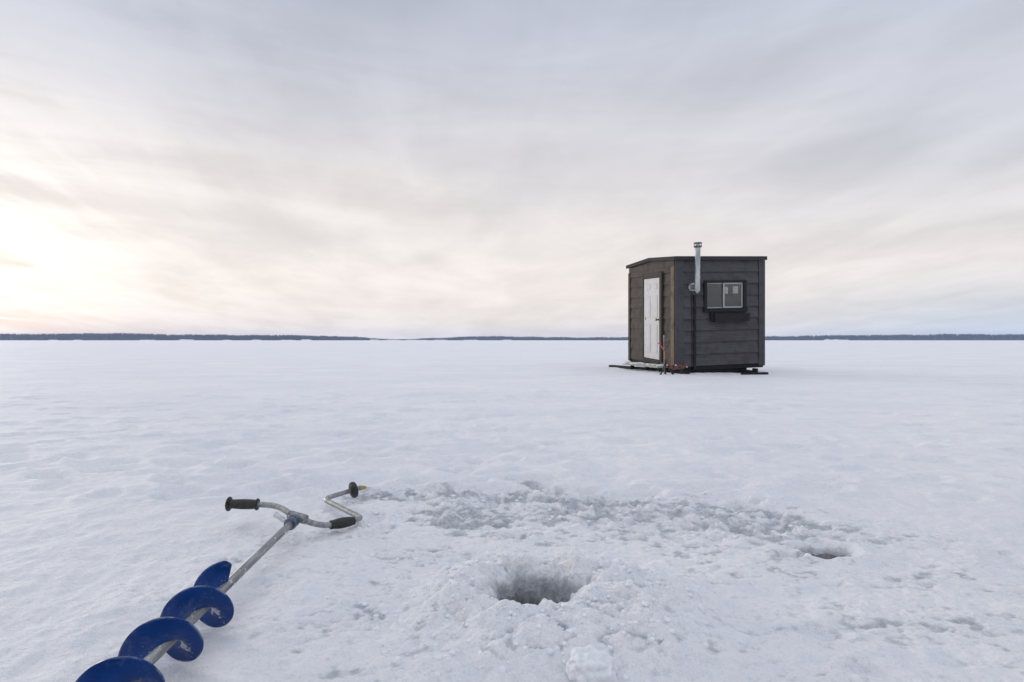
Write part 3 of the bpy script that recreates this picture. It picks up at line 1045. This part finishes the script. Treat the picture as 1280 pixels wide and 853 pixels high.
def slab_between(a, b, wdt, z0a, z0b, thick):
    a, b = Vector((*a, 0)), Vector((*b, 0))
    d = (b - a).normalized(); n = Vector((-d.y, d.x, 0)) * wdt / 2
    bm = bmesh.new()
    c = [a - n, b - n, b + n, a + n]; zz = [z0a, z0b, z0b, z0a]
    add_hexa(bm, [(p.x, p.y, z) for p, z in zip(c, zz)] + [(p.x, p.y, z + thick) for p, z in zip(c, zz)], .004)
    return bm


def build_step():
    ax, ay = 2.715, 10.30; bx, by = 2.35, 11.60
    root = empty('plank_step', (ax, ay, 0))
    tag(root, 'low grey green plank step dusted with snow in front of the hut door', 'step')
    rel = lambda x, y: (x - ax, y - ay)
    from_bm('tread', slab_between(rel(2.76, 10.36), rel(2.37, 11.63), .24, .095, .105, .036), M['plank'], root)
    for f in (.06, .45, .92):
        x, y = 2.745 + (2.385 - 2.745) * f, 10.40 + (11.58 - 10.40) * f
        bm = bmesh.new()
        add_box(bm, x - ax - .02, x - ax + .05, y - ay - .03, y - ay + .03, -.04, .094 + .010 * f, .003)
        from_bm('leg', bm, M['black_wood'], root)  # legs coloured dark to pass for the shaded gap under the tread
    bm = bmesh.new(); rd = random.Random(12)
    for k in range(46):
        f = rd.random() ** .7
        x, y = 2.76 + (2.37 - 2.76) * f + rd.uniform(-.09, .09), 10.36 + (11.63 - 10.36) * f
        r = rd.uniform(.015, .05) * (1.0 + (.5 if f > .6 else 0))
        lump(bm, (x - ax, y - ay, .131 + .010 * f), r, 200 + k, 2, .45)
    o = from_bm('snow_cover', bm, M['slush'], root, smooth=True)


build_step()


def build_rod_stand():
    x, y = gp(832.5, 468.5)
    root = empty('rod_stand', (x, y, 0))
    tag(root, 'small black tripod holding a leaning red rod beside the hut corner', 'rod stand')
    z0 = height(x, y)
    top = Vector((-.01, 0, .205 + z0))
    for a, rr in ((200, .11), (335, .12), (80, .12)):
        foot = Vector((math.cos(R(a)) * rr, math.sin(R(a)) * rr, z0 - .004))
        bm = bmesh.new(); add_tube(bm, [top, foot.lerp(top, .4), foot], [.010, .011, .013], 8)
        add_tube(bm, [foot + Vector((0, 0, .03)), foot], [.017, .019], 8)
        from_bm('leg', bm, M['black_metal'], root)
    bm = bmesh.new()
    add_tube(bm, [top + Vector((.02, 0, -.05)), top + Vector((-.004, 0, .06))], .017, 10)
    add_tube(bm, [top + Vector((.01, 0, -.06)), top + Vector((.08, -.01, -.085))], .011, 8)
    from_bm('holder', bm, M['black_metal'], root)
    bm = bmesh.new()
    r0 = top + Vector((-.004, 0, .05)); r1 = top + Vector((-.095, .01, .335)); rm = top + Vector((-.012, .0, .19))
    add_tube(bm, [top + Vector((.0, 0, .03)), r0, rm, r1], [.010, .011, .011, .009], 10)
    add_tube(bm, [r1 + Vector((-.035, 0, .006)), r1 + Vector((.025, 0, .012))], .009, 8)
    add_tube(bm, [r1, r1 + Vector((-.002, 0, -.06))], [.012, .009], 8)
    from_bm('rod', bm, M['red'], root)


build_rod_stand()

# thin pale pole leaning against the door wall
bm = bmesh.new()
add_tube(bm, [(0, 0, -.02), (.02, .10, .30), (.045, .20, .66)], [.006, .006, .007], 8)
add_tube(bm, [(.045, .20, .64), (.047, .208, .69)], .010, 8)
o = from_bm('pole', bm, M['pale_pole']); o.location = (2.665, 9.95, 0)
tag(o, 'thin pale pole leaning on the brown wall between door and corner', 'pole')

# red rope bundle at the hut's near corner


def build_rope():
    root = empty('rope_bundle', (2.80, 9.93, 0))
    tag(root, 'tangled bundle of faded red rope slung low at the hut corner', 'rope')
    rd = random.Random(21)
    bm = bmesh.new()
    for k in range(5):
        pts = []
        ph = rd.uniform(0, 6)
        for q in range(11):
            t = q / 10
            pts.append((-.12 + .36 * t + rd.uniform(-.012, .012), rd.uniform(-.03, .02), .175 - .045 * math.sin(t * math.pi) + .028 * math.sin(ph + t * 9) + rd.uniform(-.012, .012) - .02 * t))
        add_tube(bm, spline(pts, 5), .0085, 7)
    from_bm('rope', bm, M['red_rope'], root)
    for px in (-.10, .05, .245):
        bm = bmesh.new(); lump(bm, (px, -.03, .165 - .03 * (px > .1)), .016, int(px * 100) + 50, 2, .9)
        from_bm('float', bm, M['door'], root, smooth=True)
    for p in ([(.02, .0, -.02), (.015, .0, .17)], [(.16, .03, -.02), (.17, .02, .16)]):
        bm = bmesh.new(); add_tube(bm, p, .011, 8)
        from_bm('support_peg', bm, M['black_metal'], root)


build_rope()

# ------------------------------------------------------------------ far shore
PROF = [(-900, 9), (-200, 8.5), (0, 8.7), (60, 8.6), (120, 9.6), (160, 9.3), (200, 8.2), (250, 7.6), (320, 7.2), (350, 7.0), (380, 6.9), (400, 6.0), (440, 4.8), (470, 3.6), (490, 2.4), (510, 2.2), (530, 3.0), (560, 4.2), (600, 5.4), (640, 5.4), (680, 4.3),
        (720, 4.2), (790, 4.2), (880, 4.6), (955, 5.3), (1000, 5.9), (1040, 6.8), (1100, 7.2), (1150, 7.6), (1185, 8.6), (1210, 8.2), (1280, 7.9), (1500, 7.5), (2200, 8)]
DIST = [(-900, 2300), (380, 2500), (480, 3300), (520, 3500), (600, 3300), (700, 3200), (900, 3000), (1280, 2700), (2200, 2500)]
fx = lambda tab, x: float(np.interp(x, [a for a, _ in tab], [b for _, b in tab]))


def build_shore():
    azs = np.radians(np.arange(-66, 66.01, .12))
    steps = [(0, -.06), (10, .0), (40, .25), (110, .75), (190, 1.0), (320, .9), (520, .0)]
    V = []
    ridge = []
    for a in azs:
        px = 640 + F * math.tan(a); d = fx(DIST, px); dist = d / math.cos(a) if abs(a) < R(60) else d * 2
        d = dist
        top = max(1.5, fx(PROF, px) * 1.06 * d * math.cos(a) / F - 11 + 2.0 * math.sin(px * .11) * math.sin(px * .037))
        ridge.append((a, d, top))
    for s, f in steps:
        for a, d, top in ridge:
            V.append(((d + s) * math.sin(a), (d + s) * math.cos(a), top * f if f >= 0 else -.6))
    me = grid_mesh('hills', np.array(V), len(steps), len(azs), False)
    o = link_mesh('hills', me, M['hills']); tag(o, kind='structure')
    # forest: one mass of small conifers
    rd = np.random.default_rng(2)
    n = 15000
    ai = rd.random(n) * (len(azs) - 1)
    a = np.interp(ai, np.arange(len(azs)), azs)
    d0 = np.interp(ai, np.arange(len(azs)), [r[1] for r in ridge]); tp = np.interp(ai, np.arange(len(azs)), [r[2] for r in ridge])
    s = 12 + 200 * rd.random(n) ** .8
    f = np.interp(s, [x for x, _ in steps], [y for _, y in steps])
    z = tp * f - .5
    hgt = (8 + 6 * rd.random(n)) * np.clip(.55 + tp / 22, .5, 1.0)
    w = hgt * (.20 + .14 * rd.random(n))
    k = 5
    verts, faces = [], []
    tx, ty = (d0 + s) * np.sin(a), (d0 + s) * np.cos(a)
    ang = np.arange(k) * 2 * np.pi / k
    base = np.stack([tx[:, None] + w[:, None] * np.cos(ang), ty[:, None] + w[:, None] * np.sin(ang), np.repeat((z + hgt * .1)[:, None], k, 1)], -1)
    mid = np.stack([tx[:, None] + .62 * w[:, None] * np.cos(ang + .6), ty[:, None] + .62 * w[:, None] * np.sin(ang + .6), np.repeat((z + hgt * .55)[:, None], k, 1)], -1)
    apex = np.stack([tx, ty, z + hgt], -1)[:, None, :]
    V = np.concatenate([base, mid, apex], 1).reshape(-1, 3)
    tri = []
    for q in range(k):
        q1 = (q + 1) % k
        tri += [(q, q1, k + q), (q1, k + q1, k + q), (k + q, k + q1, 2 * k)]
    tri = np.array(tri)
    Ft = (tri[None] + (np.arange(n) * (2 * k + 1))[:, None, None]).reshape(-1, 3)
    me = bpy.data.meshes.new('far_forest')
    me.vertices.add(len(V)); me.vertices.foreach_set('co', V.astype(np.float32).ravel())
    me.loops.add(len(Ft) * 3); me.loops.foreach_set('vertex_index', Ft.astype(np.int32).ravel())
    me.polygons.add(len(Ft)); me.polygons.foreach_set('loop_start', np.arange(0, len(Ft) * 3, 3, dtype=np.int32)); me.polygons.foreach_set('loop_total', np.full(len(Ft), 3, dtype=np.int32))
    me.update(calc_edges=True)
    o = link_mesh('far_forest', me, M['trees'])
    tag(o, 'dark blue wooded shoreline along the horizon', 'forest', kind='stuff')
    # open snowy banks along the water's edge
    bm = bmesh.new()
    for (xa, xb, hp) in ((61, 64, 1.3), (92, 95, 1.2), (174, 188, 1.1), (224, 229, 2.0), (231, 237, 1.6), (278, 286, 1.0), (314, 322, 1.4), (349, 367, 1.0), (376, 386, 1.8), (462, 472, 1.4), (476, 500, 1.2), (505, 535, 1.0), (541, 559, 1.3), (578, 598, 1.2), (628, 640, 1.4), (1034, 1052, 2.0), (1050, 1062, 1.2)):
        xm = (xa + xb) / 2; d = fx(DIST, xm) - 25
        rows = []
        n = 15
        for q in range(n):
            x = xa + (xb - xa) * q / (n - 1)
            hh = .6 * hp * d / F * min(1, 2.2 * math.sin(math.pi * (q + .2) / (n - .6))) * rd.uniform(.3, 1.2)
            X = (x - 640) / F * d
            rows.append([bm.verts.new((X, d - 8, -.3)), bm.verts.new((X, d, hh)), bm.verts.new((X, d + 30, hh * 1.05)), bm.verts.new((X, d + 60, -.3))])
        for r0, r1 in zip(rows, rows[1:]):
            for q in range(3): bm.faces.new((r0[q], r1[q], r1[q + 1], r0[q + 1]))
    o = from_bm('snow_banks', bm, M['snow'], smooth=True); tag(o, kind='structure')


build_shore()

# air
HAZE = 0.00009
bm = bmesh.new()
add_box(bm, -4750, 4750, -4750, 4750, -1.6, 62)
hz = from_bm('haze', bm)
m = bpy.data.materials.new('haze'); m.use_nodes = True
m.node_tree.nodes.remove(m.node_tree.nodes['Principled BSDF'])
pv = m.node_tree.nodes.new('ShaderNodeVolumePrincipled')
pv.inputs['Color'].default_value = (.52, .67, .98, 1); pv.inputs['Density'].default_value = HAZE
pv.inputs['Anisotropy'].default_value = .1
m.node_tree.links.new(pv.outputs[0], m.node_tree.nodes['Material Output'].inputs['Volume'])
hz.data.materials.append(m)
tag(hz, 'thin cold haze in the air over the lake', 'haze', kind='stuff')

# ------------------------------------------------------------------ sky and sun
SUN_AZ, SUN_EL = R(-50), R(5)      # azimuth from +Y towards +X
sun_dir = Vector((math.sin(SUN_AZ) * math.cos(SUN_EL), math.cos(SUN_AZ) * math.cos(SUN_EL), math.sin(SUN_EL)))


def build_world():
    w = bpy.data.worlds.new('World'); scene.world = w; w.use_nodes = True
    t = NT(w.node_tree)
    bg = w.node_tree.nodes['Background']
    sky = t.new('ShaderNodeTexSky', sky_type='NISHITA', sun_disc=False)
    sky.sun_elevation = SUN_EL; sky.sun_rotation = SUN_AZ
    d = t.vmath('NORMALIZE', t.new('ShaderNodeTexCoord').outputs['Generated'])
    sp = t.new('ShaderNodeSeparateXYZ'); t.l.new(d, sp.inputs[0])
    x, y, z = sp.outputs
    zc = t.math('MAXIMUM', z, 0.0)
    den = t.math('ADD', zc, .13)
    pxy = t.new('ShaderNodeCombineXYZ')
    t.put(pxy.inputs[0], t.math('DIVIDE', x, den)); t.put(pxy.inputs[1], t.math('DIVIDE', y, den))
    p = pxy.outputs[0]
    # cirrus streaks run towards the glow on the left horizon
    st = t.mapping(t.mapping(p, rot=(0, 0, R(2))), (.95, .52, 1))
    n1 = t.noise(st, .85, 7, .54, .7)
    n2 = t.noise(t.mapping(t.mapping(p, rot=(0, 0, R(-9))), (1.9, .6, 1), (3, 7, 0)), 1.5, 7, .58, .5)
    n4 = t.noise(t.mapping(d, (1.0, .8, 6.5), (2, 1, 0), (R(3), R(-5), 0)), 1.9, 6, .56, .5)
    n3 = t.noise(t.mapping(p, loc=(5, 2, 0)), .55, 4, .5, .3)
    streak = t.math('ADD', t.math('ADD', t.math('MULTIPLY', n1, .36), t.math('MULTIPLY', n2, .24)), t.math('MULTIPLY', n4, .40))
    # veil colour by height
    ramp = t.new('ShaderNodeValToRGB')
    t.put(ramp.inputs[0], t.math('MULTIPLY', zc, 1.5))
    stops = [(.0, (.72, .665, .635)), (.12, (.77, .71, .67)), (.30, (.74, .695, .672)), (.48, (.655, .628, .635)), (.64, (.505, .52, .585)), (.80, (.435, .46, .545)), (1.0, (.58, .60, .66))]
    el = ramp.color_ramp.elements
    el[0].position, el[0].color = stops[0][0], (*stops[0][1], 1)
    el[1].position, el[1].color = stops[-1][0], (*stops[-1][1], 1)
    for ps, c in stops[1:-1]:
        e = el.new(ps); e.color = (*c, 1)
    veil = ramp.outputs[0]
    # right-hand horizon is colder
    rightness = t.math('MULTIPLY', t.range(t.math('DIVIDE', x, t.math('MAXIMUM', y, .05)), .15, .95), t.math('SUBTRACT', 1.0, t.range(z, .0, .13)))
    veil = t.mix(t.math('MULTIPLY', rightness, .75), veil, (.47, .565, .665))
    cool = t.math('MULTIPLY', t.range(t.math('DIVIDE', x, t.math('MAXIMUM', y, .05)), .0, 1.0), t.range(z, .02, .30))
    veil = t.mix(t.math('MULTIPLY', cool, .5), veil, (.52, .56, .645))
    # clouds: thicker bands greyer and bluer, thin bands brighter
    mod = t.range(streak, .34, .66, .90, 1.07)
    mc = t.new('ShaderNodeCombineColor'); 
    for i in range(3): t.put(mc.inputs[i], mod)
    veil = t.mix(1.0, veil, mc.outputs[0], 'MULTIPLY')
    pat = t.range(t.noise(t.mapping(p, (1.0, .7, 1), (9, 4, 0)), 1.3, 6, .6, .5), .35, .65, .955, 1.03)
    pv_ = t.new('ShaderNodeVectorMath', operation='SCALE'); t.put(pv_.inputs[0], veil); t.put(pv_.inputs[3], pat); veil = pv_.outputs[0]
    mod3 = t.range(n3, .35, .68, .0, .30)
    veil = t.mix(t.math('MULTIPLY', mod3, t.range(z, .06, .35)), veil, (.40, .44, .545))
    # the glow of the hidden sun
    g = t.math('MAXIMUM', t.vmath('DOT_PRODUCT', d, tuple(sun_dir), out=1), 0.0)
    wide = t.math('POWER', g, 9.0); tight = t.math('POWER', g, 52.0)
    thin = t.range(streak, .45, .55)
    gl = t.math('ADD', t.math('MULTIPLY', wide, t.math('MULTIPLY_ADD', thin, .08, .025)), t.math('MULTIPLY', tight, t.math('MULTIPLY_ADD', thin, .25, .0)))
    gc = t.mix(1.0, (1.0, .93, .81), (1, 1, 1), 'MULTIPLY')
    gm = t.new('ShaderNodeVectorMath', operation='SCALE'); t.put(gm.inputs[0], gc); t.put(gm.inputs[3], gl)
    veil = t.vmath('ADD', veil, gm.outputs[0])
    # sky overhead, out of view, brightened to light the snow
    over = t.math('MULTIPLY_ADD', t.range(z, .58, .95), .55, 1.0)
    sv = t.new('ShaderNodeVectorMath', operation='SCALE'); t.put(sv.inputs[0], veil); t.put(sv.inputs[3], over); veil = sv.outputs[0]
    sc = t.new('ShaderNodeVectorMath', operation='SCALE'); t.put(sc.inputs[0], veil); sc.inputs[3].default_value = 10.0
    cover = t.range(streak, .30, .62, .92, .985)
    col = t.mix(cover, sky.outputs[0], sc.outputs[0])
    t.put(bg.inputs['Color'], col)
    bg.inputs['Strength'].default_value = .1


build_world()
sl = bpy.data.lights.new('sun', 'SUN'); sl.energy = 1.0; sl.angle = R(14); sl.color = (1.0, .88, .72)
so = bpy.data.objects.new('sun', sl); COL.objects.link(so)
so.rotation_euler = sun_dir.to_track_quat('Z', 'Y').to_euler()

# ------------------------------------------------------------------ camera and output
cam = bpy.data.cameras.new('camera'); cam.sensor_width = 36; cam.lens = 36 * F / 1280
cam.clip_start = .05; cam.clip_end = 20000
co = bpy.data.objects.new('camera', cam); COL.objects.link(co)
co.location = (0, 0, CAMH); co.rotation_euler = (R(90 - .08), 0, 0)
scene.camera = co
vs = scene.view_settings
vs.view_transform = 'Standard'; vs.look = 'None'; vs.exposure = .28; vs.gamma = 1; vs.use_curve_mapping = False
scene.render.engine = 'CYCLES'
cy = scene.cycles
cy.use_denoising = True
cy.max_bounces = 8; cy.transparent_max_bounces = 12; cy.volume_bounces = 1
